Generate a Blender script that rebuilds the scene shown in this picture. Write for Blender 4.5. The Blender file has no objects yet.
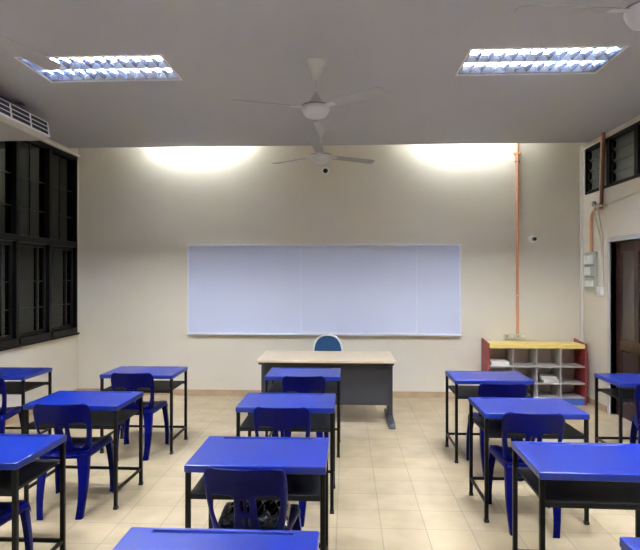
import bpy, bmesh, math, random
from mathutils import Vector, Matrix
random.seed(4)
PI = math.pi
SC = bpy.context.scene
COL = SC.collection

# ------------------------------------------------------------ room sizes (metres)
XL, XR = -3.83, 3.22          # side walls
YB, YN = 7.84, -1.3           # board wall / wall behind the camera
ZC = 3.457                    # ceiling
YS = 7.58                     # the ceiling stops here, light slot beyond it
EYE = 1.687

# ------------------------------------------------------------ materials
def mat(name, col, rough=.5, metal=0., spec=.5, noise=None, bump=None, coat=0., emit=None):
    m = bpy.data.materials.new(name); m.use_nodes = True
    nt = m.node_tree; b = nt.nodes['Principled BSDF']
    b.inputs['Base Color'].default_value = (*col, 1)
    b.inputs['Roughness'].default_value = rough
    b.inputs['Metallic'].default_value = metal
    b.inputs['Specular IOR Level'].default_value = spec
    b.inputs['Coat Weight'].default_value = coat
    if emit:
        b.inputs['Emission Color'].default_value = (*emit[0], 1)
        b.inputs['Emission Strength'].default_value = emit[1]
    tc = nt.nodes.new('ShaderNodeTexCoord')
    if noise:                                   # (scale, amount)
        n = nt.nodes.new('ShaderNodeTexNoise'); n.inputs['Scale'].default_value = noise[0]
        n.inputs['Detail'].default_value = 4
        r = nt.nodes.new('ShaderNodeValToRGB')
        k = noise[1]
        r.color_ramp.elements[0].position = .3; r.color_ramp.elements[1].position = .7
        r.color_ramp.elements[0].color = tuple(c*(1-k) for c in col)+(1,)
        r.color_ramp.elements[1].color = tuple(min(1, c*(1+k)) for c in col)+(1,)
        nt.links.new(tc.outputs['Object'], n.inputs['Vector'])
        nt.links.new(n.outputs['Fac'], r.inputs['Fac'])
        nt.links.new(r.outputs['Color'], b.inputs['Base Color'])
    if bump:                                    # (scale, strength, distance)
        n = nt.nodes.new('ShaderNodeTexNoise'); n.inputs['Scale'].default_value = bump[0]
        n.inputs['Detail'].default_value = 3
        bp = nt.nodes.new('ShaderNodeBump'); bp.inputs['Strength'].default_value = bump[1]
        bp.inputs['Distance'].default_value = bump[2]
        nt.links.new(tc.outputs['Object'], n.inputs['Vector'])
        nt.links.new(n.outputs['Fac'], bp.inputs['Height'])
        nt.links.new(bp.outputs['Normal'], b.inputs['Normal'])
    return m

M = {}
M['wall'] = mat('wall_paint', (.66, .61, .515), .75, noise=(.8, .03), bump=(1.6, .35, .03), spec=.25)
M['ceil'] = mat('ceiling_paint', (.43, .43, .445), .9, noise=(.7, .02), spec=.1)
M['slot'] = mat('slot_paint', (.8, .78, .74), .8)
M['trim'] = mat('white_trim', (.75, .73, .68), .45)
M['base'] = mat('skirting_tile', (.46, .33, .20), .4, noise=(6, .15))
M['frame'] = mat('window_frame_black', (.0022, .0021, .0022), .4, spec=.18)
M['brass'] = mat('window_sash_edge', (.005, .0045, .004), .4, spec=.2)
M['blue'] = mat('desk_blue_laminate', (.0008, .017, .225), .28, spec=.65, noise=(3, .05), bump=(60, .05, .002))
M['chair'] = mat('chair_blue_plastic', (.0002, .0015, .085), .35, spec=.10, bump=(90, .08, .001))
M['black'] = mat('black_steel', (.002, .002, .0025), .42, spec=.2)
M['shelf'] = mat('desk_shelf_grey', (.005, .0055, .006), .5, spec=.25)
M['rubber'] = mat('black_rubber', (.015, .015, .015), .7)
M['white'] = mat('white_plastic', (.78, .78, .76), .35)
M['fan'] = mat('fan_enamel', (.56, .56, .565), .3)
M['blade'] = mat('fan_blade', (.34, .33, .32), .4)
M['ringgrey'] = mat('fan_trim_grey', (.25, .24, .24), .35, metal=.4)
M['wbsurf'] = mat('whiteboard_surface', (.57, .615, .78), .28, spec=.35)
M['alu'] = mat('aluminium_rail', (.70, .72, .82), .35, metal=.0)
M['reflector'] = mat('louvre_aluminium', (.38, .43, .58), .18, metal=1.)
M['housing'] = mat('lamp_housing', (.80, .84, .92), .3, metal=.6)
M['tube'] = mat('lit_tube', (1, 1, 1), .5, emit=((.92, .96, 1.0), 62.))
M['tube2'] = mat('lit_batten_tube', (1, 1, 1), .5, emit=((.84, .93, 1.0), 8.5))
M['wood'] = mat('beech_laminate', (.62, .50, .34), .35, noise=(2.5, .07))
M['edge'] = mat('table_edge_band', (.55, .43, .28), .4)
M['grey'] = mat('table_grey_steel', (.036, .038, .048), .42)
M['fabric'] = mat('teal_blue_fabric', (.007, .05, .13), .85, bump=(300, .4, .001))
M['chrome'] = mat('chrome_tube', (.75, .75, .76), .2, metal=1.)
M['palerim'] = mat('pale_rim', (.72, .73, .76), .3)
M['red'] = mat('cupboard_red', (.30, .035, .035), .45, noise=(4, .06))
M['yellow'] = mat('cupboard_yellow', (.86, .66, .20), .4)
M['cupblue'] = mat('cupboard_blue', (.05, .11, .38), .45)
M['cupwhite'] = mat('cupboard_pale_board', (.44, .41, .40), .5)
M['cuppink'] = mat('cupboard_back_board', (.56, .46, .43), .6)
M['paper'] = mat('paper', (.78, .77, .75), .8)
M['bag'] = mat('black_glossy_plastic', (.012, .013, .016), .12, bump=(16, 1., .02), coat=.6)
M['orange'] = mat('orange_conduit', (.62, .31, .16), .5)
M['redpipe'] = mat('red_brown_conduit', (.24, .085, .055), .5)
M['cream'] = mat('cream_cable', (.60, .55, .44), .5)
M['board'] = mat('switchboard_grey', (.40, .42, .37), .5)
M['socket'] = mat('socket_plastic', (.60, .57, .45), .4)
M['door'] = mat('door_dark_brown', (.040, .016, .013), .32, noise=(5, .12))
M['doorpanel'] = mat('door_panel_brown', (.050, .030, .026), .25, noise=(5, .08))
M['jamb'] = mat('door_frame_paint', (.50, .49, .46), .45)
M['dark'] = mat('dark_void', (.01, .01, .012), .5)
M['acbody'] = mat('air_conditioner_body', (.52, .50, .46), .4)
M['acwhite'] = mat('air_conditioner_grille', (.88, .88, .86), .3)
M['lens'] = mat('black_lens', (.01, .01, .01), .1)
M['night'] = mat('night_yard', (.02, .02, .02), .9)

def glass(name, tint, fac, rough):
    m = bpy.data.materials.new(name); m.use_nodes = True
    nt = m.node_tree; nt.nodes.clear()
    out = nt.nodes.new('ShaderNodeOutputMaterial'); mix = nt.nodes.new('ShaderNodeMixShader')
    t = nt.nodes.new('ShaderNodeBsdfTransparent'); t.inputs['Color'].default_value = (*tint, 1)
    g = nt.nodes.new('ShaderNodeBsdfGlossy'); g.inputs['Roughness'].default_value = rough
    g.inputs['Color'].default_value = (.9, .95, .95, 1)
    fr = nt.nodes.new('ShaderNodeFresnel'); fr.inputs['IOR'].default_value = 1.5
    ad = nt.nodes.new('ShaderNodeMath'); ad.operation = 'ADD'; ad.inputs[1].default_value = fac
    nt.links.new(fr.outputs[0], ad.inputs[0]); nt.links.new(ad.outputs[0], mix.inputs['Fac'])
    nt.links.new(t.outputs[0], mix.inputs[1]); nt.links.new(g.outputs[0], mix.inputs[2])
    nt.links.new(mix.outputs[0], out.inputs['Surface'])
    return m
M['glass'] = glass('tinted_window_glass', (.25, .27, .27), .0, .06)
M['frost'] = mat('obscured_louvre_glass', (.13, .145, .135), .3, spec=.6)

def floor_mat():
    m = bpy.data.materials.new('floor_tiles'); m.use_nodes = True
    nt = m.node_tree; b = nt.nodes['Principled BSDF']; L = nt.links
    tc = nt.nodes.new('ShaderNodeTexCoord'); mp = nt.nodes.new('ShaderNodeMapping')
    mp.inputs['Location'].default_value = (-.235, -3.764+.004, 0)
    L.new(tc.outputs['Object'], mp.inputs['Vector'])
    br = nt.nodes.new('ShaderNodeTexBrick'); br.offset = 0; br.squash = 1
    br.inputs['Scale'].default_value = 1
    br.inputs['Brick Width'].default_value = .297; br.inputs['Row Height'].default_value = .297
    br.inputs['Mortar Size'].default_value = .0028; br.inputs['Mortar Smooth'].default_value = .3
    br.inputs['Bias'].default_value = 0
    br.inputs['Color1'].default_value = (.49, .395, .25, 1)
    br.inputs['Color2'].default_value = (.45, .36, .225, 1)
    br.inputs['Mortar'].default_value = (.28, .22, .145, 1)
    L.new(mp.outputs[0], br.inputs['Vector'])
    n = nt.nodes.new('ShaderNodeTexNoise'); n.inputs['Scale'].default_value = 4; n.inputs['Detail'].default_value = 6
    L.new(tc.outputs['Object'], n.inputs['Vector'])
    r = nt.nodes.new('ShaderNodeValToRGB')
    r.color_ramp.elements[0].position = .3; r.color_ramp.elements[0].color = (.84, .83, .81, 1)
    r.color_ramp.elements[1].position = .7; r.color_ramp.elements[1].color = (1.08, 1.08, 1.08, 1)
    L.new(n.outputs['Fac'], r.inputs['Fac'])
    mx = nt.nodes.new('ShaderNodeMix'); mx.data_type = 'RGBA'; mx.blend_type = 'MULTIPLY'; mx.inputs[0].default_value = 1
    L.new(br.outputs['Color'], mx.inputs[6]); L.new(r.outputs['Color'], mx.inputs[7])
    L.new(mx.outputs[2], b.inputs['Base Color'])
    b.inputs['Roughness'].default_value = .42
    b.inputs['Specular IOR Level'].default_value = .35
    bp = nt.nodes.new('ShaderNodeBump'); bp.inputs['Strength'].default_value = .3; bp.inputs['Distance'].default_value = .002
    bp.invert = True
    L.new(br.outputs['Fac'], bp.inputs['Height']); L.new(bp.outputs['Normal'], b.inputs['Normal'])
    return m
M['floor'] = floor_mat()

# ------------------------------------------------------------ mesh helpers
class MB:
    def __init__(s): s.v = []; s.f = []
    def add(s, vs, fs):
        k = len(s.v); s.v += [tuple(v) for v in vs]; s.f += [tuple(i+k for i in f) for f in fs]; return s
    def box(s, x0, x1, y0, y1, z0, z1):
        x0, x1 = min(x0, x1), max(x0, x1); y0, y1 = min(y0, y1), max(y0, y1); z0, z1 = min(z0, z1), max(z0, z1)
        return s.add([(x0,y0,z0),(x1,y0,z0),(x1,y1,z0),(x0,y1,z0),(x0,y0,z1),(x1,y0,z1),(x1,y1,z1),(x0,y1,z1)],
                     [(3,2,1,0),(4,5,6,7),(0,1,5,4),(1,2,6,5),(2,3,7,6),(3,0,4,7)])
    def hexa(s, p):      # eight corners, same order as box
        return s.add(p, [(3,2,1,0),(4,5,6,7),(0,1,5,4),(1,2,6,5),(2,3,7,6),(3,0,4,7)])
    def loft(s, rings, caps=True):
        n = len(rings[0]); vs = [p for r in rings for p in r]; fs = []
        for a in range(len(rings)-1):
            for i in range(n):
                j = (i+1) % n
                fs.append((a*n+i, a*n+j, (a+1)*n+j, (a+1)*n+i))
        if caps:
            fs.append(tuple(reversed(range(n)))); fs.append(tuple((len(rings)-1)*n+i for i in range(n)))
        return s.add(vs, fs)
    def lathe(s, prof, c=(0,0,0), n=32, axis='z'):
        rings = []
        for r, h in prof:
            ring = []
            for i in range(n):
                t = 2*PI*i/n; a, b = r*math.cos(t), r*math.sin(t)
                if axis == 'z': p = (c[0]+a, c[1]+b, c[2]+h)
                elif axis == 'y': p = (c[0]+b, c[1]+h, c[2]+a)
                else: p = (c[0]+h, c[1]+a, c[2]+b)
                ring.append(p)
            rings.append(ring)
        return s.loft(rings)
    def tube(s, pts, r, n=10):
        pts = [Vector(p) for p in pts]; rings = []; up = None
        for i, p in enumerate(pts):
            d = (pts[min(i+1, len(pts)-1)] - pts[max(i-1, 0)]).normalized()
            if up is None:
                up = Vector((0,0,1)) if abs(d.z) < .9 else Vector((1,0,0))
            a = d.cross(up).normalized(); b = a.cross(d).normalized(); up = b
            rings.append([p + r*(math.cos(2*PI*k/n)*a + math.sin(2*PI*k/n)*b) for k in range(n)])
        return s.loft(rings)
    def build(s, name, m, parent=None, bevel=0, smooth=False, seg=2, sub=0, solid=0):
        me = bpy.data.meshes.new(name); me.from_pydata(s.v, [], s.f)
        bm = bmesh.new(); bm.from_mesh(me); bmesh.ops.recalc_face_normals(bm, faces=bm.faces)
        bm.to_mesh(me); bm.free()
        me.materials.append(M[m] if isinstance(m, str) else m)
        o = bpy.data.objects.new(name, me); COL.objects.link(o)
        if parent: o.parent = parent
        if solid:
            d = o.modifiers.new('Solidify', 'SOLIDIFY'); d.thickness = solid; d.offset = 0
        if bevel:
            d = o.modifiers.new('Bevel', 'BEVEL'); d.width = bevel; d.segments = seg; d.limit_method = 'ANGLE'; d.angle_limit = math.radians(40)
        if sub:
            d = o.modifiers.new('Sub', 'SUBSURF'); d.levels = sub; d.render_levels = sub
        if smooth:
            for p in me.polygons: p.use_smooth = True
            if not sub:
                me.set_sharp_from_angle(angle=math.radians(38))
        return o

def tag(o, label=None, cat=None, group=None, kind=None):
    if label: o['label'] = label
    if cat: o['category'] = cat
    if group: o['group'] = group
    if kind: o['kind'] = kind
    return o
def empty(name, loc=(0,0,0), rz=0):
    o = bpy.data.objects.new(name, None); COL.objects.link(o)
    o.location = loc; o.rotation_euler = (0,0,rz); o.empty_display_size = .1
    return o
def kids(o): return [c for c in list(bpy.data.objects) if c.parent == o]
def copy_tree(o, parent=None):
    c = o.copy(); COL.objects.link(c)
    if parent: c.parent = parent
    for ch in kids(o): copy_tree(ch, c)
    return c
def arc(c, r, a0, a1, n, plane='yz', x=0):
    out = []
    for i in range(n+1):
        t = a0+(a1-a0)*i/n
        out.append((x, c[0]+r*math.cos(t), c[1]+r*math.sin(t)))
    return out

# ------------------------------------------------------------ setting
def struct(mb, name, m, parent=None, **k): return tag(mb.build(name, m, parent, **k), kind='structure')
struct(MB().box(XL-.2, XR+.2, YN-.2, YB+.2, -.1, 0), 'floor', 'floor')
# back wall
struct(MB().box(XL-.2, XR+.2, YB, YB+.15, 0, ZC+.45), 'wall_back', 'wall')
struct(MB().box(XL-.2, XR+.2, YN-.15, YN, 0, ZC), 'wall_front', 'wall')
# left wall with a big window band
WL0, WL1, WZ0, WZ1 = 4.18, 7.79, .887, 3.375
w = MB()
w.box(XL-.15, XL, YN, YB, 0, WZ0); w.box(XL-.15, XL, YN, YB, WZ1, ZC+.45)
w.box(XL-.15, XL, YN, WL0, WZ0, WZ1); w.box(XL-.15, XL, WL1, YB, WZ0, WZ1)
struct(w, 'wall_left', 'wall')
# right wall with clerestory band and door opening
RY0, RY1, RZ0, RZ1 = 3.7, 7.68, 2.775, 3.385
DY0, DY1, DZ = 6.02, 6.98, 2.10
w = MB()
w.box(XR, XR+.15, YN, YB, RZ1, ZC+.45)
w.box(XR, XR+.15, RY1, YB, RZ0, RZ1); w.box(XR, XR+.15, YN, RY0, RZ0, RZ1)
w.box(XR, XR+.15, YN, YB, DZ, RZ0)
w.box(XR, XR+.15, DY1, YB, 0, DZ); w.box(XR, XR+.15, YN, DY0, 0, DZ)
struct(w, 'wall_right', 'wall')

# lamp positions
LAMPS = [(-2.68, 4.41), (.97, 4.41), (-2.68, 1.5), (.97, 1.5)]
LW, LD = 1.2, .58
def slab(xs, ys, holes, z0, z1):
    mb = MB()
    for i in range(len(xs)-1):
        for j in range(len(ys)-1):
            cx, cy = (xs[i]+xs[i+1])/2, (ys[j]+ys[j+1])/2
            if any(a < cx < b and c < cy < d for a, b, c, d in holes): continue
            mb.box(xs[i], xs[i+1], ys[j], ys[j+1], z0, z1)
    return mb
holes = [(x, x+LW, y, y+LD) for x, y in LAMPS]
xs = sorted({XL-.1, XR+.1, *[h[0] for h in holes], *[h[1] for h in holes]})
ys = sorted({YN-.1, YS, *[h[2] for h in holes], *[h[3] for h in holes]})
struct(slab(xs, ys, holes, ZC, ZC+.04), 'ceiling', 'ceil')
w = MB()                                     # raised strip of ceiling over the light slot
w.box(XL-.1, XR+.1, YS, YB+.02, ZC+.32, ZC+.36); w.box(XL-.1, XR+.1, YS-.03, YS, ZC+.04, ZC+.36)
struct(w, 'trim_1', 'slot')
# skirting
struct(MB().box(XL, XR, YB-.012, YB, 0, .082), 'baseboard_back', 'base', bevel=.003)
struct(MB().box(XL, XL+.012, YN, YB-.012, 0, .082), 'baseboard_left', 'base', bevel=.003)
w = MB(); w.box(XR-.012, XR, DY1+.09, YB-.012, 0, .082); w.box(XR-.012, XR, YN, DY0-.09, 0, .082)
struct(w, 'baseboard_right', 'base', bevel=.003)

# left windows: four bays with heavy posts, fixed louvred upper light and casement below
bw = (WL1-WL0)/5
TZ = 2.13
for k in range(5):
    y1 = WL1-k*bw; y0 = y1-bw
    e = tag(empty('window_%d' % (k+1), (XL, (y0+y1)/2, WZ0)), kind='structure')
    T = Matrix.Translation((-XL, -(y0+y1)/2, -WZ0))
    def loc(mb): mb.v = [tuple(T @ Vector(p)) for p in mb.v]; return mb
    f = MB()
    pw = .035
    f.box(XL-.10, XL+.02, y0, y0+pw, WZ0, WZ1); f.box(XL-.10, XL+.02, y1-pw, y1, WZ0, WZ1)
    f.box(XL-.10, XL+.03, y0+pw, y1-pw, WZ0, WZ0+.075); f.box(XL-.10, XL+.02, y0+pw, y1-pw, WZ1-.045, WZ1)
    f.box(XL-.10, XL+.02, y0+pw, y1-pw, TZ-.04, TZ+.04)
    struct(loc(f), 'window_frame', 'frame', e, bevel=.004)
    s = MB(); ya, yb = y0+pw, y1-pw          # casement sash
    za, zb = WZ0+.075, TZ-.04
    s.box(XL-.07, XL-.03, ya, ya+.04, za, zb); s.box(XL-.07, XL-.03, yb-.04, yb, za, zb)
    s.box(XL-.07, XL-.03, ya+.04, yb-.04, za, za+.045); s.box(XL-.07, XL-.03, ya+.04, yb-.04, zb-.045, zb)
    ym = ya+.70*(yb-ya)
    s.box(XL-.07, XL-.03, ym-.012, ym+.012, za+.045, zb-.045)
    struct(loc(s), 'sash', 'brass', e, bevel=.003)
    u = MB()                                  # thin bars of the upper light
    for zz in (TZ+.38, TZ+.75): u.box(XL-.06, XL-.045, ya, yb, zz-.007, zz+.007)
    for zz in (za+.33, za+.66): u.box(XL-.06, XL-.045, ya+.04, yb-.04, zz-.006, zz+.006)
    u.box(XL-.06, XL-.045, (ya+yb)/2-.008, (ya+yb)/2+.008, TZ+.04, WZ1-.045)
    struct(loc(u), 'glazing_bar', 'brass', e)
    g = MB(); g.box(XL-.056, XL-.050, ya, yb, TZ+.04, WZ1-.045); g.box(XL-.056, XL-.050, ya+.04, yb-.04, za+.045, zb-.045)
    struct(loc(g), 'glass_pane', 'glass', e)
struct(MB().box(XL, XL+.05, WL0-.1, YB-.03, WZ1+.005, WZ1+.03), 'trim_2', 'trim', bevel=.004)
struct(MB().box(XL, XL+.035, WL0-.1, YB-.02, WZ0-.03, WZ0-.002), 'trim_3', 'frame', bevel=.003)

# clerestory windows on the right: glass louvres in dark frames
rb = (RY1-RY0)/6
for k in range(6):
    y1 = RY1-k*rb; y0 = y1-rb
    e = tag(empty('window_%d' % (k+6), (XR, (y0+y1)/2, RZ0)), kind='structure')
    T = Matrix.Translation((-XR, -(y0+y1)/2, -RZ0))
    f = MB(); pw = .042
    f.box(XR-.015, XR+.10, y0, y0+pw, RZ0, RZ1); f.box(XR-.015, XR+.10, y1-pw, y1, RZ0, RZ1)
    f.box(XR-.015, XR+.10, y0+pw, y1-pw, RZ0, RZ0+.035); f.box(XR-.015, XR+.10, y0+pw, y1-pw, RZ1-.035, RZ1)
    struct(loc(f), 'window_frame', 'frame', e, bevel=.003)
    n = 4; hh = (RZ1-RZ0-.07)/n
    g = MB(); c = MB()
    for i in range(n):
        z0 = RZ0+.035+i*hh
        g.hexa([(XR+.030, y0+.05, z0-.005), (XR+.036, y0+.05, z0-.005), (XR+.036, y1-.05, z0-.005), (XR+.030, y1-.05, z0-.005),
                (XR+.055, y0+.05, z0+hh), (XR+.061, y0+.05, z0+hh), (XR+.061, y1-.05, z0+hh), (XR+.055, y1-.05, z0+hh)])
        for yy in (y0+pw, y1-pw-.045):
            c.box(XR+.01, XR+.045, yy, yy+.045, z0+.02, z0+hh-.03)
    struct(loc(g), 'louvre_pane', 'frost', e)
    struct(loc(c), 'louvre_clip', 'frame', e, bevel=.004)
struct(MB().box(XR-.012, XR, 3.0, YB, RZ1+.008, RZ1+.022), 'trim_4', 'trim')

# door on the right
d = tag(empty('door_1', (XR, (DY0+DY1)/2, 0)), kind='structure')
T = Matrix.Translation((-XR, -(DY0+DY1)/2, 0))
f = MB(); f.box(XR-.018, XR+.12, DY1, DY1+.055, 0, DZ+.055); f.box(XR-.018, XR+.12, DY0-.055, DY0, 0, DZ+.055)
f.box(XR-.018, XR+.12, DY0, DY1, DZ, DZ+.055)
struct(loc(f), 'door_frame', 'jamb', d, bevel=.004)
f = MB(); x0, x1 = XR+.06, XR+.10; a, b = DY0+.005, DY1-.005
zs = [.01, .22, .80, .92, 1.98, DZ-.005]
f.box(x0, x1, a, a+.12, .01, DZ-.005); f.box(x0, x1, b-.12, b, .01, DZ-.005)
f.box(x0, x1, (a+b)/2-.05, (a+b)/2+.05, .01, DZ-.005)
for z0, z1 in ((.01, .20), (.80, .93), (1.97, DZ-.005)):
    f.box(x0, x1, a+.12, (a+b)/2-.05, z0, z1); f.box(x0, x1, (a+b)/2+.05, b-.12, z0, z1)
struct(loc(f), 'door_leaf', 'door', d, bevel=.004)
f = MB()
for z0, z1 in ((.20, .80), (.93, 1.97)):
    for ya, yb in ((a+.12, (a+b)/2-.05), ((a+b)/2+.05, b-.12)):
        f.box(x0+.012, x1-.008, ya, yb, z0, z1)
struct(loc(f), 'door_panel', 'doorpanel', d)
f = MB().lathe([(.0, 0), (.022, 0), (.022, -.012), (.01, -.014), (.01, -.035), (.026, -.045), (.024, -.062), (0, -.066)], (x0, DY0+.07, 1.0), 20, 'x')
struct(loc(f), 'door_handle', 'chrome', d, smooth=True)

# white cable trunking in the right corner
tag(MB().box(XR-.028, XR-.0005, YB-.075, YB-.035, .085, ZC-.002).build('cable_trunking', 'trim', bevel=.003),
    'white vertical cable trunking in the far right corner of the room', 'trunking')

# ------------------------------------------------------------ ceiling troffers
def make_troffer():
    r = empty('ceiling_light')
    h = MB(); t = .01                                   # housing: open box above the ceiling
    h.box(0, LW, 0, LD, .105, .115); h.box(0, t, 0, LD, .0, .105); h.box(LW-t, LW, 0, LD, .0, .105)
    h.box(t, LW-t, 0, t, .0, .105); h.box(t, LW-t, LD-t, LD, .0, .105)
    h.build('housing', 'housing', r)
    f = MB(); q = .006; f.box(-q, LW+q, -q, q, -.004, .001); f.box(-q, LW+q, LD-q, LD+q, -.004, .001)
    f.box(-q, q, q, LD-q, -.004, .001); f.box(LW-q, LW+q, q, LD-q, -.004, .001)
    f.build('frame', 'white', r, bevel=.002)
    lv = MB()
    def vee(p, q, w0, w1, z0, z1):                      # V-section blade from p to q, wide at the top
        p, q = Vector(p), Vector(q); dd = (q-p).normalized(); n = Vector((-dd.y, dd.x, 0))
        def sec(c): return [c+n*w0+Vector((0,0,z0)), c-n*w0+Vector((0,0,z0)), c-n*w1+Vector((0,0,z1)), c+n*w1+Vector((0,0,z1))]
        lv.loft([sec(p), sec(q)])
    for y in (.030, LD/2, LD-.030): vee((.012, y, 0), (LW-.012, y, 0), .0035, .028, 0, .058)
    for k in range(13):
        x = .02+(LW-.04)*k/12
        for ya, yb in ((.024, LD/2-.004), (LD/2+.004, LD-.024)): vee((x, ya, 0), (x, yb, 0), .0015, .012, .002, .050)
    lv.build('louvre', 'reflector', r)
    for y in (LD*.27, LD*.73):
        MB().lathe([(.0, 0), (.0155, 0), (.0155, LW-.06), (0, LW-.06)], (.03, y, .076), 10, 'x').build('fluorescent_tube', 'tube', r)
    return r
tro = make_troffer()
tro.location = (LAMPS[0][0], LAMPS[0][1], ZC)
tag(tro, 'lit recessed louvred ceiling light left of the fans, crossed by a fan blade', 'ceiling light', 'recessed louvred ceiling lights')
labs = [None, 'lit recessed louvred ceiling light to the right of the fans',
        'louvred ceiling light on the left over the nearest desks, above the picture', 'louvred ceiling light on the right over the nearest desks, above the picture']
for i in range(1, 4):
    c = copy_tree(tro); c.location = (LAMPS[i][0], LAMPS[i][1], ZC); c['label'] = labs[i]
# batten lights in the slot over the board wall
def make_batten():
    r = empty('batten_light')
    MB().box(-.62, .62, -.03, .03, -.045, 0).build('batten_body', 'white', r, bevel=.004)
    for s in (-1, 1): MB().box(s*.60, s*.62, -.018, .018, -.095, -.045).build('lamp_holder', 'white', r, bevel=.003)
    MB().lathe([(0, -.595), (.0155, -.595), (.0155, .595), (0, .595)], (0, 0, -.075), 10, 'x').build('fluorescent_tube', 'tube2', r)
    return r
bt = make_batten(); bt.location = (-2.08, 7.68, ZC+.32)
tag(bt, 'tube batten light in the ceiling slot, glowing onto the wall left of the fans', 'batten light', 'batten lights in the slot')
c = copy_tree(bt); c.location = (1.66, 7.68, ZC+.32)
c['label'] = 'tube batten light in the ceiling slot, glowing onto the wall right of the fans'

# ------------------------------------------------------------ ceiling fans
def make_fan():
    r = empty('ceiling_fan')                            # origin on the ceiling
    MB().lathe([(0, 0), (.080, 0), (.080, -.014), (.074, -.022), (.024, -.135), (.018, -.150), (0, -.150)]).build('canopy', 'fan', r, smooth=True)
    MB().lathe([(0, -.14), (.011, -.14), (.011, -.28), (0, -.28)], n=16).build('downrod', 'fan', r, smooth=True)
    m = MB().lathe([(0, -.262), (.022, -.262), (.028, -.285), (.05, -.325), (.078, -.350), (.108, -.362), (.116, -.375), (.116, -.395),
                (.104, -.425), (.085, -.452), (.06, -.463), (0, -.466)], n=40).build('motor_housing', 'fan', r, smooth=True)
    MB().lathe([(.105, -.366), (.119, -.368), (.119, -.376), (.105, -.378)], n=40).build('trim_ring', 'ringgrey', m, smooth=True)
    for k in range(3):
        a = k*2*PI/3; ca, sa = math.cos(a), math.sin(a)
        def P(x, y, z): return (x*ca-y*sa, x*sa+y*ca, z)
        b = MB(); rings = []
        N = 14
        for i in range(N+1):
            t = i/N; x = .17+.53*t
            wd = .050+.018*math.sin(PI*min(1, t*1.3)) if t < .95 else .045
            wd = .048+.016*t if t < .93 else (.063 if t < .98 else .045)
            tilt = -math.radians(12-4*t); zc = -.385-.006*t
            th = .0022
            ring = []
            for (s, h) in ((-1, -th), (1, -th), (1, th), (-1, th)):
                ring.append(P(x, s*wd*math.cos(tilt), zc+s*wd*math.sin(tilt)+h))
            rings.append(ring)
        b.loft(rings); bo = b.build('blade', 'blade', r, bevel=.001)
        q = MB(); q.hexa([P(.09, -.022, -.385), P(.21, -.030, -.386), P(.21, .030, -.394), P(.09, .022, -.392),
                          P(.09, -.022, -.379), P(.21, -.030, -.379), P(.21, .030, -.389), P(.09, .022, -.386)])
        q.build('blade_arm', 'fan', bo, bevel=.002)
    return r
fan = make_fan()
FANS = [(-.25, 4.61, -40, 'white three-blade ceiling fan in the middle of the room, the nearer of the central pair'),
        (-.29, 6.47, 28, 'white three-blade ceiling fan closest to the board wall'),
        (1.58, 3.0, 65, 'ceiling fan at the top right corner, mostly outside the picture'),
        (-2.08, 2.95, 77, 'ceiling fan left, one blade crossing the left ceiling light')]
for i, (x, y, a, l) in enumerate(FANS):
    o = fan if i == 0 else copy_tree(fan)
    o.location = (x, y, ZC); o.rotation_euler = (0, 0, math.radians(a))
    tag(o, l, 'ceiling fan', 'white ceiling fans')

# ------------------------------------------------------------ air conditioner, hung under the ceiling at the left
a = empty('air_conditioner', (XL, 4.45, 3.14))
W_, LEN = .66, 1.42
def acsec(y): return [(.0, y, .04), (.03, y, 0), (W_-.06, y, 0), (W_-.008, y, .028), (W_, y, .040), (W_-.02, y, .185), (W_-.06, y, .205), (0, y, .21)]
MB().loft([acsec(0), acsec(LEN)]).build('body', 'acbody', a, bevel=.006)
g = MB(); g.hexa([(W_-.004, .02, .034), (W_+.010, .02, .034), (W_+.010, LEN-.02, .034), (W_-.004, LEN-.02, .034),
                  (W_-.024, .03, .19), (W_-.010, .03, .19), (W_-.010, LEN-.03, .19), (W_-.024, LEN-.03, .19)])
go = g.build('outlet_grille', 'acwhite', a, bevel=.003)
s = MB()
for k in range(4):
    y0 = .055+k*.335; y1 = y0+.30
    for j, z in enumerate((.050, .096, .142)):
        dz = .034; xx = W_+.0115-(z-.034)/.156*.020; x2 = W_+.0115-(z+dz-.034)/.156*.020
        s.hexa([(xx-.004, y0, z), (xx+.0008, y0, z), (xx+.0008, y1, z), (xx-.004, y1, z),
                (x2-.004, y0, z+dz), (x2+.0008, y0, z+dz), (x2+.0008, y1, z+dz), (x2-.004, y1, z+dz)])
s.build('air_slot', 'dark', go)
for yy in (.25, LEN-.30):
    h = MB(); h.box(W_-.22, W_-.16, yy, yy+.06, .2, .218); h.box(W_-.195, W_-.185, yy+.025, yy+.035, .21, ZC-3.14)
    h.box(W_-.24, W_-.14, yy, yy+.06, ZC-3.14-.008, ZC-3.14); h.build('hanger', 'ringgrey', a)
tag(a, 'white ceiling-hung air conditioner with dark outlet slots above the left windows', 'air conditioner')

# ------------------------------------------------------------ whiteboard
wb = empty('whiteboard', (0, YB, .865))
X0, X1, H = -2.235, 1.583, 1.262
MB().box(X0+.02, X1-.02, -.03, -.0005, .02, H-.02).build('board_surface', 'wbsurf', wb)
f = MB(); f.box(X0, X1, -.055, -.001, H-.022, H); f.box(X0, X0+.022, -.045, -.001, .022, H-.022); f.box(X1-.022, X1, -.045, -.001, .022, H-.022)
f.box(X0, X1, -.075, -.001, 0, .022)
f.build('frame', 'alu', wb, bevel=.003)
p = MB().box(-.627, .979, -.052, -.034, .026, H-.026).build('sliding_panel', 'wbsurf', wb)
f = MB()
for xa, xb in ((-.631, -.622), (.974, .983)): f.box(xa, xb, -.056, -.033, .026, H-.026)
f.box(-.622, .974, -.056, -.033, H-.036, H-.026); f.box(-.622, .974, -.056, -.033, .026, .040)
f.build('panel_edge', 'alu', p, bevel=.002)
tag(wb, 'long white whiteboard with a sliding middle panel and metal frame on the far wall', 'whiteboard')

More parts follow.
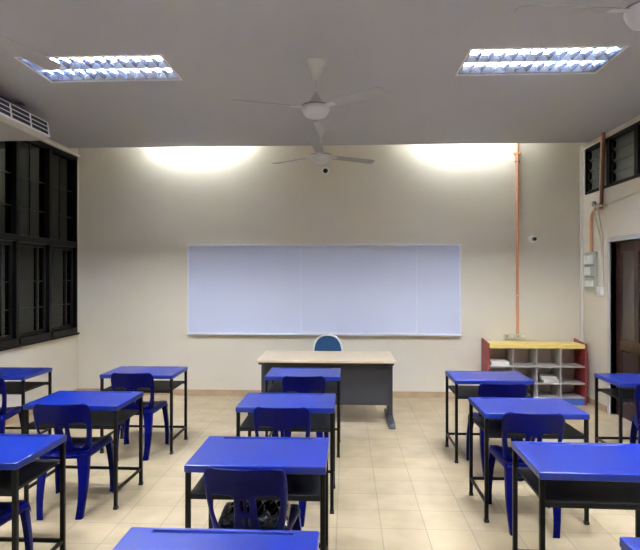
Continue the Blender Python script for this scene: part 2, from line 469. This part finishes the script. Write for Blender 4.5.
# ------------------------------------------------------------ small fixtures on the far wall
def on_wall(name, cat, label, x, z, parts):
    e = empty(name, (x, YB, z)); tag(e, label, cat)
    for nm, m, prof in parts: MB().lathe(prof, (0,0,0), 28, 'y').build(nm, m, e, smooth=True)
    return e
on_wall('wall_sensor', 'sensor', 'small round white device with black centre high on the wall below the fans', -.287, 3.157,
        [('cover', 'white', [(0, -.0005), (.062, -.0005), (.062, -.014), (.055, -.02), (.034, -.022), (0, -.022)]),
         ('lens', 'lens', [(0, -.021), (.034, -.021), (.030, -.030), (0, -.034)])])
e = on_wall('security_camera', 'camera', 'small white wall camera with black lens right of the whiteboard', 2.56, 2.196,
        [('mount', 'white', [(0, -.0005), (.052, -.0005), (.052, -.02), (.045, -.04), (0, -.045)])])
MB().lathe([(0, 0), (.024, 0), (.028, -.02), (.024, -.05), (0, -.055)], (.012, -.035, -.004), 20, 'y').build('lens', 'lens', e, smooth=True)

cd = empty('orange_conduit', (2.355, YB, .89))
MB().tube([(0, -.022, 0), (0, -.022, ZC+.1-.89)], .0205, 12).build('pipe', 'orange', cd, smooth=True)
MB().box(-.05, .05, -.046, -.001, 2.465, 2.50).build('junction_collar', 'orange', cd, bevel=.004)
for z in (.52, 2.36):
    MB().box(-.034, .034, -.046, -.001, z, z+.018).build('clip', 'cream' if z < 1 else 'ringgrey', cd, bevel=.002)
tag(cd, 'thin vertical orange conduit on the far wall above the cupboard', 'conduit')
for i, (xx, l) in enumerate(((2.245, 'left of the two cream wall sockets behind the cupboard'), (2.395, 'right of the two cream wall sockets behind the cupboard'))):
    so = empty('wall_socket', (xx, YB, .86)); tag(so, l, 'socket', 'sockets under the orange conduit')
    MB().box(-.07, .07, -.035, -.0005, -.035, .035).build('socket_plate', 'socket', so, bevel=.005)
    for s in (-.035, .035):
        MB().box(s-.014, s+.014, -.040, -.034, -.016, .016).build('switch', 'ringgrey' if s < 0 else 'white', so, bevel=.002)

# ------------------------------------------------------------ right wall electrics
sb = empty('switchboard', (XR, 7.44, 1.50))
MB().box(-.03, -.0005, -.115, .215, 0, .50).build('back_board', 'board', sb, bevel=.004)
for r_, (z0, n, hh) in enumerate(((.345, 3, .115), (.195, 3, .11), (.045, 3, .085))):
    for k in range(n):
        y = .155-k*.093
        if r_ == 1 and k == 2: continue
        b = MB().box(-.050 if r_ < 2 else -.046, -.029, y-.031, y+.031, z0, z0+hh).build('breaker', 'white', sb, bevel=.006)
        MB().box(-.060 if r_ < 2 else -.056, -.044, y-.012, y+.012, z0+.02, z0+.05).build('toggle', 'white' , b, bevel=.003)
for z in (.315, .165):
    MB().box(-.042, -.029, -.08, .19, z, z+.016).build('terminal_strip', 'ringgrey', sb, bevel=.002)
tag(sb, 'grey switchboard with rows of white breakers on the right wall', 'switchboard')

oc = MB()
pts = [(XR-.02, 7.47, 2.00), (XR-.02, 7.47, 2.42)]
for i in range(1, 9):
    t = PI/2*i/8; pts.append((XR-.02, 7.47-.12*(1-math.cos(t)), 2.42+.12*math.sin(t)))
pts.append((XR-.02, 7.16, 2.545))
tag(oc.tube(pts, .019, 12).build('bent_conduit', 'orange', smooth=True), 'orange conduit with a bend rising from the top of the switchboard', 'conduit')
rp = empty('red_conduit', (XR-.045, 7.13, 2.56))
MB().tube([(0, 0, -.03), (0, -.05, .55), (0, -.07, ZC-2.56-.001)], .021, 12).build('pipe', 'redpipe', rp, smooth=True)
MB().tube([(.005, .05, -.02), (0, .025, .35), (0, .0, ZC-2.56-.06)], .009, 8).build('side_pipe', 'cream', rp, smooth=True)
MB().box(-.03, .0445, -.075, .04, -.015, .01).build('pipe_clamp', 'cream', rp, bevel=.003)
tag(rp, 'red-brown conduit rising past the high windows to the ceiling', 'conduit')
ck = empty('round_junction', (XR, 7.40, 2.62)); MB().lathe([(0, -.0005), (.036, -.0005), (.036, -.03), (.028, -.036), (0, -.036)], n=20, axis='x').build('box', 'ringgrey', ck, smooth=True)
tag(ck, 'small round grey junction box beside the red-brown conduit', 'junction box')
for i, (dy, l) in enumerate(((0, 'cream cable curving down to the junction box, on the window side'), (.10, 'cream cable curving down to the junction box, on the switchboard side'))):
    pts = [(XR-.050, 7.20+dy*1.0, 2.60), (XR-.052, 7.20+dy*1.0, 2.50), (XR-.030, 7.18+dy*.9, 2.32), (XR-.014, 7.17+dy*.5, 2.15), (XR-.012, 7.17+dy*.4, 1.95), (XR-.012, 7.17+dy*.4, 1.56)]
    # smooth the run
    P_ = [Vector(p) for p in pts]; out = []
    for k in range(len(P_)-1):
        a0 = P_[max(k-1, 0)]; b0 = P_[k]; c0 = P_[k+1]; d0 = P_[min(k+2, len(P_)-1)]
        for j in range(6):
            t = j/6
            out.append(.5*((2*b0)+(-a0+c0)*t+(2*a0-5*b0+4*c0-d0)*t*t+(-a0+3*b0-3*c0+d0)*t**3))
    out.append(P_[-1])
    tag(MB().tube(out, .010, 8).build('cream_cable', 'cream', smooth=True), l, 'cable', 'cream cables by the door')
jb = empty('junction_box', (XR, 7.20, 1.44)); MB().box(-.05, -.0005, -.055, .055, 0, .115).build('box', 'white', jb, bevel=.006)
MB().box(-.058, -.049, -.035, .035, .03, .085).build('switch', 'white', jb, bevel=.003)
tag(jb, 'small white junction box between the switchboard and the door', 'junction box')
tag(MB().tube([(XR-.008, 7.10, 2.57), (XR-.008, 6.3, 2.612), (XR-.008, 3.2, 2.64)], .007, 8).build('wall_cable', 'cream', smooth=True),
    'thin cream cable running along the wall under the high windows', 'cable')

# ------------------------------------------------------------ teacher's desk
td = empty('teacher_desk', (-.225, 6.6, 0))
MB().box(-.775, .775, -.40, .40, .722, .750).build('tabletop', 'wood', td, bevel=.004)
for s in (-1, 1):
    x = s*.735
    l = MB(); l.box(x-.028, x+.028, -.11, .11, .06, .70); lg = l.build('leg', 'grey', td, bevel=.01)
    sec = []
    for y, z in ((-.41, .015), (-.395, .045), (-.30, .06), (-.1, .08), (.1, .08), (.30, .06), (.395, .045), (.41, .015)):
        sec.append([(x-.035, y, 0), (x+.035, y, 0), (x+.035, y, z), (x-.035, y, z)])
    MB().loft(sec).build('foot', 'grey', lg, bevel=.008)
    MB().box(x-.025, x+.025, -.34, .34, .69, .722).build('top_bracket', 'grey', td, bevel=.004)
MB().box(-.708, .708, -.24, -.222, .225, .70).build('modesty_panel', 'grey', td, bevel=.003)
MB().box(-.707, .707, -.23, -.19, .66, .722).build('top_rail', 'grey', td, bevel=.003)
tag(td, 'teacher desk with beech top and dark grey panel in front of the whiteboard', 'desk')

# ------------------------------------------------------------ teacher's chair
tc_ = empty('teacher_chair', (-.235, 6.97, 0))
def rr(hx, hz, r, n=8):
    out = []
    for cx, cz, a0 in ((hx-r, hz-r, 0), (-hx+r, hz-r, PI/2), (-hx+r, -hz+r, PI), (hx-r, -hz+r, 3*PI/2)):
        for i in range(n+1):
            t = a0+PI/2*i/n; out.append((cx+r*math.cos(t), cz+r*math.sin(t)))
    return out
def oval(hx, hz):                                         # rounded arch shape of the backrest
    out = []
    for i in range(48):
        t = 2*PI*i/48; c_, s_ = math.cos(t), math.sin(t)
        e_ = .85 if s_ > 0 else .55
        out.append((hx*math.copysign(abs(c_)**e_, c_), hz*math.copysign(abs(s_)**e_, s_)))
    return out
bz = .70
b = MB()
def ringo(k, y): return [(x*k, y+.25*(x*k)**2+.05, bz+z*k) for x, z in oval(.175, .215)]
b.loft([ringo(.9, .185), ringo(.98, .19), ringo(1, .21), ringo(.98, .23), ringo(.9, .235)])
b.build('backrest', 'fabric', tc_, smooth=True)
rim = [Vector((x*1.055, .21+.25*x*x+.05, bz+z*1.045)) for x, z in oval(.175, .215)]
rim.append(rim[0]); MB().tube(rim, .013, 10).build('back_rim', 'palerim', tc_, smooth=True)
s_ = MB(); s_.loft([[(x*k, y*k-.02, z) for x, y in rr(.205, .20, .07)] for k, z in ((.9, .43), (1, .44), (1, .47), (.94, .49), (.8, .497))])
s_.build('seat', 'fabric', tc_, smooth=True)
for sx in (-1, 1):
    MB().tube([(sx*.19, -.25, 0), (sx*.19, -.19, .40), (sx*.17, -.12, .43), (sx*.17, .12, .43)], .011, 10).build('leg', 'chrome', tc_, smooth=True)
    MB().tube([(sx*.19, .27, 0), (sx*.185, .20, .25), (sx*.18, .19, .43), (sx*.15, .25, .56), (sx*.10, .255, .62)], .011, 10).build('leg', 'chrome', tc_, smooth=True)
tag(tc_, 'blue upholstered chair with pale rimmed rounded back behind the teacher desk', 'chair')

# ------------------------------------------------------------ cupboard of cubby holes
cw, cd_, cx0 = 1.27, .37, 1.865
cb = empty('cubby_cupboard', (cx0, 7.45, 0))
for s, x in ((0, 0), (1, cw-.022)):
    MB().add([(x, 0, 0), (x+.022, 0, 0), (x+.022, cd_, 0), (x, cd_, 0), (x, 0, .80), (x+.022, 0, .80), (x+.022, cd_, .835), (x, cd_, .835)],
             [(3,2,1,0),(4,5,6,7),(0,1,5,4),(1,2,6,5),(2,3,7,6),(3,0,4,7)]).build('side_panel', 'red', cb, bevel=.003)
MB().box(.022, cw-.022, 0, cd_, .738, .790).build('top_panel', 'yellow', cb, bevel=.003)
MB().box(.022, cw-.022, .01, cd_, .0, .085).build('plinth', 'cupblue', cb, bevel=.003)
MB().box(.022, cw-.022, .352, .362, .085, .738).build('back_panel', 'cuppink', cb)
cols = [.022+(cw-.044)*k/4 for k in range(5)]
for z in (.268, .488):
    MB().box(.022, cw-.022, .006, .352, z, z+.018).build('shelf', 'cupwhite', cb, bevel=.002)
MB().box(.022, cw-.022, .006, .352, .085, .100).build('shelf', 'cupwhite', cb, bevel=.002)
for k in (1, 2, 3):
    dv = MB()
    for z0, z1 in ((.100, .268), (.286, .488), (.506, .738)): dv.box(cols[k]-.008, cols[k]+.008, .008, .352, z0, z1)
    dv.build('divider', 'cupwhite', cb, bevel=.002)
tag(cb, 'low cubby cupboard with red sides, yellow top and blue base in the right corner', 'cupboard')
def stack(name, label, x, y, z, w_, d_, hs, group=None, ms=None, cat='papers'):
    for i, h in enumerate(hs):
        e_ = empty(name if ms is None else ms[i][0], (x+random.uniform(-.012, .012), y+random.uniform(-.01, .01), z), random.uniform(-.12, .12))
        o = MB().box(-w_/2, w_/2, -d_/2, d_/2, 0, h).build('pages', 'paper' if ms is None else ms[i][1], e_, bevel=.003)
        MB().box(-w_/2-.003, w_/2+.003, -d_/2-.003, d_/2+.003, h, h+.003).build('cover', 'paper' if ms is None else ms[i][1], e_)
        tag(e_, label[i], cat, group); z += h+.0035
yy = 7.45+.17
stack('paper_stack', ['lower flat white paper stack in the top left cubby', 'upper flat white paper stack in the top left cubby'], cx0+.17, yy, .5075, .23, .30, (.026, .02), 'papers in the top left cubby')
stack('paper_stack', ['bottom white paper stack in the middle right cubby', 'middle paper stack of the pile in the middle right cubby', 'topmost tilted papers of the pile in the middle right cubby'],
      cx0+.81, yy, .2875, .20, .29, (.03, .018, .014), 'papers in the middle cubby')
tag(MB().hexa([(cx0+.655, yy-.13, .288), (cx0+.677, yy-.13, .288), (cx0+.677, yy+.12, .288), (cx0+.655, yy+.12, .288),
               (cx0+.650, yy-.13, .40), (cx0+.668, yy-.13, .40), (cx0+.668, yy+.12, .43), (cx0+.650, yy+.12, .43)]).build('black_folder', 'black', bevel=.003),
    'black folder standing beside the paper pile in the middle right cubby', 'folder')

# ------------------------------------------------------------ pupil desks
DW, DD, DH = .705, .51, .75
def make_desk():
    r = empty('school_desk')                             # origin on the floor under the centre
    hx, hy = DW/2, DD/2
    t = MB(); z0, z1 = DH-.037, DH
    gx, ga, gb, gd = .26, hy-.045, hy-.018, .010         # pencil groove along the far edge
    X = [-hx, -gx, gx, hx]; Y = [-hy, ga, gb, hy]
    V = [(x, y, z1) for y in Y for x in X]
    F = [(j*4+i, j*4+i+1, (j+1)*4+i+1, (j+1)*4+i) for j in range(3) for i in range(3) if not (i == 1 and j == 1)]
    V += [(-gx, ga, z1-gd), (gx, ga, z1-gd), (gx, gb, z1-gd), (-gx, gb, z1-gd)]      # 16..19
    F += [(16, 17, 18, 19), (5, 6, 17, 16), (6, 10, 18, 17), (10, 9, 19, 18), (9, 5, 16, 19)]
    V += [(x, y, z0) for y in Y for x in X]                                       # 20..
    F += [(20+j*4+i, 20+(j+1)*4+i, 20+(j+1)*4+i+1, 20+j*4+i+1) for j in range(3) for i in range(3)]
    for i in range(3):
        F += [(i, 20+i, 21+i, i+1), (12+i+1, 32+i+1, 32+i, 12+i)]
        F += [(4*i+4, 24+4*i, 20+4*i, 4*i), (4*i+3, 23+4*i, 27+4*i, 4*i+7)]
    t.add(V, F); t.build('desktop', 'blue', r, bevel=.007, seg=3, smooth=True)
    lx, ly, s = hx-.017, hy-.018, .0125
    for a in (-1, 1):
        for b in (-1, 1):
            x, y = a*lx, b*ly
            lg = MB().box(x-s, x+s, y-s, y+s, .012, DH-.037).build('leg', 'black', r, bevel=.003)
            MB().box(x-s-.003, x+s+.003, y-s-.003, y+s+.003, 0, .022).build('rubber_foot', 'rubber', lg, bevel=.003)
        MB().box(a*lx-.009, a*lx+.009, -ly+s, ly-s, .12, .142).build('side_rail', 'black', r, bevel=.003)
    MB().box(-lx+.009, lx-.009, ly-.010, ly+.010, .12, .142).build('stretcher', 'black', r, bevel=.003)
    k = MB(); x = lx-s+.004; y = ly+.008
    k.box(-x, x, -y, y, .590, .606); k.box(-x, x, -y, -y+.02, .578, .590); k.box(-x, x, y-.02, y, .578, .590)
    k.build('book_shelf', 'shelf', r, bevel=.002)
    return r
desk = make_desk()
DG = 'blue-topped pupil desks in rows'
DESKS = [  # centre x, front edge y, rotation deg, label
 (-.415, 5.31, 0, 'blue-topped pupil desk directly in front of the teacher desk'),
 (-.445, 4.05, 0, 'blue-topped pupil desk second from the teacher desk in the middle column'),
 (-.460, 2.80, 0, 'blue-topped pupil desk whose chair holds a black plastic bag'),
 (-.460, 1.585, 0, 'blue-topped pupil desk cut off at the bottom middle, without a chair in view'),
 (-2.03, 5.33, 0, 'blue-topped pupil desk below the left end of the whiteboard, in the farthest row'),
 (-2.038, 4.055, -1, 'blue-topped pupil desk left, behind the desk cut by the left picture edge'),
 (-2.043, 2.79, 0, 'large near blue-topped desk cut off by the left picture edge'),
 (-3.425, 5.20, 0, 'blue-topped pupil desk beside the left wall under the windows'),
 (1.36, 5.20, 0, 'blue-topped pupil desk in front of the cubby cupboard, the farthest of its column'),
 (1.325, 3.955, 0, 'blue-topped pupil desk between the cupboard desk and the large near right desk'),
 (1.310, 2.77, -1.5, 'large near blue-topped desk at the right with a floor gap below its shelf'),
 (2.80, 5.12, 0, 'blue-topped pupil desk beside the dark door at the right wall'),
 (1.362, 1.588, 0, 'blue desk corner showing at the bottom right corner of the picture')]
for i, (x, y, a, l) in enumerate(DESKS):
    o = desk if i == 0 else copy_tree(desk)
    o.location = (x*.979, y*.979+DD/2, 0); o.rotation_euler = (0, 0, math.radians(a))
    tag(o, l, 'desk', DG)

# ------------------------------------------------------------ plastic chairs
def make_chair():
    r = empty('plastic_chair')                           # faces +y, origin on the floor
    # ---- backrest: rows of x positions, mirrored
    rows = [  # z, splat slot in, slot out, splat edge, stile inner, stile outer, flange
        (.802, .008, .020, .050, .110, .135, .142),
        (.794, .008, .020, .050, .140, .172, .178),
        (.770, .008, .020, .050, .160, .189, .193),
        (.720, .008, .020, .050, .164, .192, .197),
        (.685, .008, .020, .050, .164, .191, .197),
        (.662, .008, .020, .052, .160, .190, .196),
        (.645, .008, .020, .054, .164, .188, .194),
        (.615, .008, .020, .055, .163, .186, .192),
        (.575, .008, .020, .056, .158, .181, .187),
        (.555, .008, .020, .057, .155, .179, .185),
        (.545, .008, .020, .058, .153, .178, .184),
        (.495, .009, .021, .064, .140, .171, .177),
        (.470, .010, .022, .070, .128, .167, .173),
        (.440, .010, .022, .076, .110, .164, .170)]
    V, F = [], []
    def yb(z, x):
        t = (z-.44)/(.372)
        return -.155-.135*t+1.0*x*x*(.6+.4*t)
    for row in rows:
        z = row[0]; h = row[1:]
        xs_ = [-v for v in reversed(h)]+list(h)
        for q, x in enumerate(xs_): V.append((x, yb(z, x)+(.022 if q in (0, 11) else 0), z))
    n = 12
    hole = {}
    for j in range(len(rows)-1):
        zt, zb_ = rows[j][0], rows[j+1][0]
        for i in range(n-1):
            side = i in (2, 8)
            slot = i in (4, 6)
            if side and zt <= .663 and zb_ >= .469: continue
            if slot and ((zt <= .646 and zb_ >= .574) or (zt <= .546 and zb_ >= .494)): continue
            F.append((j*n+i, j*n+i+1, (j+1)*n+i+1, (j+1)*n+i))
    m = MB(); m.add(V, F)
    m.build('backrest', 'chair', r, sub=2, solid=.009, smooth=True)
    # ---- seat
    m = MB(); V, F = [], []
    ysv = [-.195, -.17, -.12, -.10, -.03, -.01, .06, .08, .15, .19, .225, .240, .243]
    xsv = [-.215, -.208, -.175, -.13, -.115, -.075, -.06, -.02, .02, .06, .075, .115, .13, .175, .208, .215]
    for y in ysv:
        for x in xsv:
            k = .80+.17*min(1, (y+.195)/.40)
            z = .445-.016*math.cos(min(1, abs(x)/.2)*PI/2)*(1 if y < .15 else .5)
            if abs(x) > .21: z -= .038
            if y > .241: z -= .048
            elif y > .235: z -= .02
            elif y > .21: z -= .004
            if y < -.18: z -= .02
            V.append((x*k, y, z))
    n = len(xsv)
    for j in range(len(ysv)-1):
        for i in range(n-1):
            if i in (3, 5, 9, 11) and j in (2, 4, 6): continue
            F.append((j*n+i, j*n+i+1, (j+1)*n+i+1, (j+1)*n+i))
    m.add(V, F); m.build('seat', 'chair', r, sub=1, solid=.007, smooth=True)
    # ---- legs, angle section, tapering
    def leg(top, bot, wt, wb_, sx, sy):
        rings = []
        for i in range(9):
            t = i/8; c = Vector(top).lerp(Vector(bot), t)
            # gentle outward flare at the knee
            c.x += sx*.012*math.sin(PI*t); wdt = wt+(wb_-wt)*min(1, t*1.25)**.8
            th = .010
            # outer corner at c, plates run inwards along -sx and -sy
            a = wdt; b = wdt*.85
            pts = [(0, 0), (-sx*a, 0), (-sx*a, -sy*th), (-sx*(th+.006), -sy*th), (-sx*th, -sy*(th+.006)), (-sx*th, -sy*b), (0, -sy*b)]
            rc = .012
            pts = [(-sx*rc, 0)]+pts[1:]+[(0, -sy*rc), (-sx*rc*.3, -sy*rc*.3)]
            rings.append([(c.x+p[0], c.y+p[1], c.z) for p in pts])
        m = MB(); m.loft(rings); return m.build('leg', 'chair', r, smooth=True)
    for sx in (-1, 1):
        leg((sx*.166, -.185, .450), (sx*.156, -.262, 0), .082, .046, sx, -1)
        leg((sx*.200, .238, .440), (sx*.222, .250, 0), .066, .042, sx, 1)
    # under-seat ribs
    m = MB(); m.box(-.155, .155, -.178, -.170, .395, .43); m.box(-.19, .19, .222, .230, .395, .43)
    for sx in (-1, 1): m.hexa([(sx*.160, -.17, .395), (sx*.167, -.17, .395), (sx*.198, .22, .395), (sx*.191, .22, .395), (sx*.160, -.17, .43), (sx*.167, -.17, .43), (sx*.198, .22, .43), (sx*.191, .22, .43)])
    m.build('seat_apron', 'chair', r, bevel=.002)
    return r
chair = make_chair()
CG = 'blue plastic chairs at the pupil desks'
CHAIRS = [
 (-.385, 5.20, 2, 'blue plastic chair tucked under the desk in front of the teacher desk'),
 (-.435, 4.02, -1, 'blue plastic chair tucked under the second desk from the teacher desk'),
 (-.465, 2.82, -2, 'blue plastic chair in the middle with a black plastic bag on its seat'),
 (-1.98, 5.29, 3, 'blue plastic chair below the left end of the whiteboard, at the farthest-row desk'),
 (-2.005, 4.045, 5, 'blue plastic chair standing just behind the near left desk, its legs in full view'),
 (-1.96, 2.80, 0, 'blue plastic chair in the bottom left corner, only seat edge and leg showing'),
 (-3.235, 4.97, 12, 'blue plastic chair at the desk beside the left wall'),
 (1.31, 4.94, -3, 'blue plastic chair at the desk in front of the cubby cupboard'),
 (1.24, 3.94, -4, 'blue plastic chair behind the large near right desk'),
 (2.66, 4.87, -25, 'blue plastic chair at the desk beside the dark door')]
for i, (x, y, a, l) in enumerate(CHAIRS):
    o = chair if i == 0 else copy_tree(chair)
    o.location = (x, y, 0); o.rotation_euler = (0, 0, math.radians(a))
    tag(o, l, 'chair', CG)

# ------------------------------------------------------------ black plastic bag lying on the middle chair
m = MB(); V, F = [], []
N, K = 26, 20
random.seed(11)
def hgt(u, v):
    e = max(0, 1-max(abs(u), abs(v))**5)
    return .050*e**.35*(.85+.15*math.sin(5*u+2)*math.cos(4*v))+.012*math.sin(13*u+5*v)*e+.008*math.sin(9*v-17*u)*e
for j in range(K+1):
    for i in range(N+1):
        u, v = -1+2*i/N, -1+2*j/K
        V.append((u*.165*(1-.06*v), v*.13+.006*math.sin(9*u), .004+max(0, hgt(u, v))+random.uniform(0, .004)))
for j in range(K+1):
    for i in range(N+1):
        u, v = -1+2*i/N, -1+2*j/K
        V.append((u*.16*(1-.06*v), v*.125, 0))
B = (N+1)*(K+1)
for j in range(K):
    for i in range(N):
        a0 = j*(N+1)+i
        F.append((a0, a0+1, a0+N+2, a0+N+1)); F.append((B+a0, B+a0+N+1, B+a0+N+2, B+a0+1))
for i in range(N):
    F.append((i, B+i, B+i+1, i+1)); t0 = K*(N+1)+i; F.append((t0, t0+1, B+t0+1, B+t0))
for j in range(K):
    t0 = j*(N+1); F.append((t0, t0+N+1, B+t0+N+1, B+t0)); t1 = t0+N; F.append((t1, B+t1, B+t1+N+1, t1+N+1))
m.add(V, F); bag = m.build('plastic_bag', 'bag', smooth=True)
bag.location = (-.455, 2.865, .452); bag.rotation_euler = (0, 0, -.05)
tag(bag, 'crumpled shiny black plastic bag lying on the middle blue chair', 'bag')

# ------------------------------------------------------------ night outside
struct(MB().box(XL-9, XL-.2, YN-4, YB+6, -.2, -.15), 'ground', 'night')
wd = bpy.data.worlds.new('night'); SC.world = wd; wd.use_nodes = True
wd.node_tree.nodes['Background'].inputs[0].default_value = (.35, .42, .5, 1)
wd.node_tree.nodes['Background'].inputs[1].default_value = .012

# ------------------------------------------------------------ camera
cam = bpy.data.cameras.new('camera'); co = bpy.data.objects.new('camera', cam); COL.objects.link(co)
cam.sensor_fit = 'HORIZONTAL'; cam.sensor_width = 36; cam.lens = 560/640*36
cam.clip_start = .05
co.location = (0, 0, EYE)
co.rotation_euler = (PI/2+math.atan(1/560), 0, math.atan(26/560))
SC.camera = co

SC.view_settings.view_transform = 'Standard'; SC.view_settings.look = 'None'
SC.view_settings.gamma = 1; SC.view_settings.use_curve_mapping = False
SC.view_settings.exposure = 3.3
SC.cycles.use_denoising = True
SC.cycles.max_bounces = 8; SC.cycles.diffuse_bounces = 5; SC.cycles.glossy_bounces = 5
SC.cycles.sample_clamp_indirect = 6
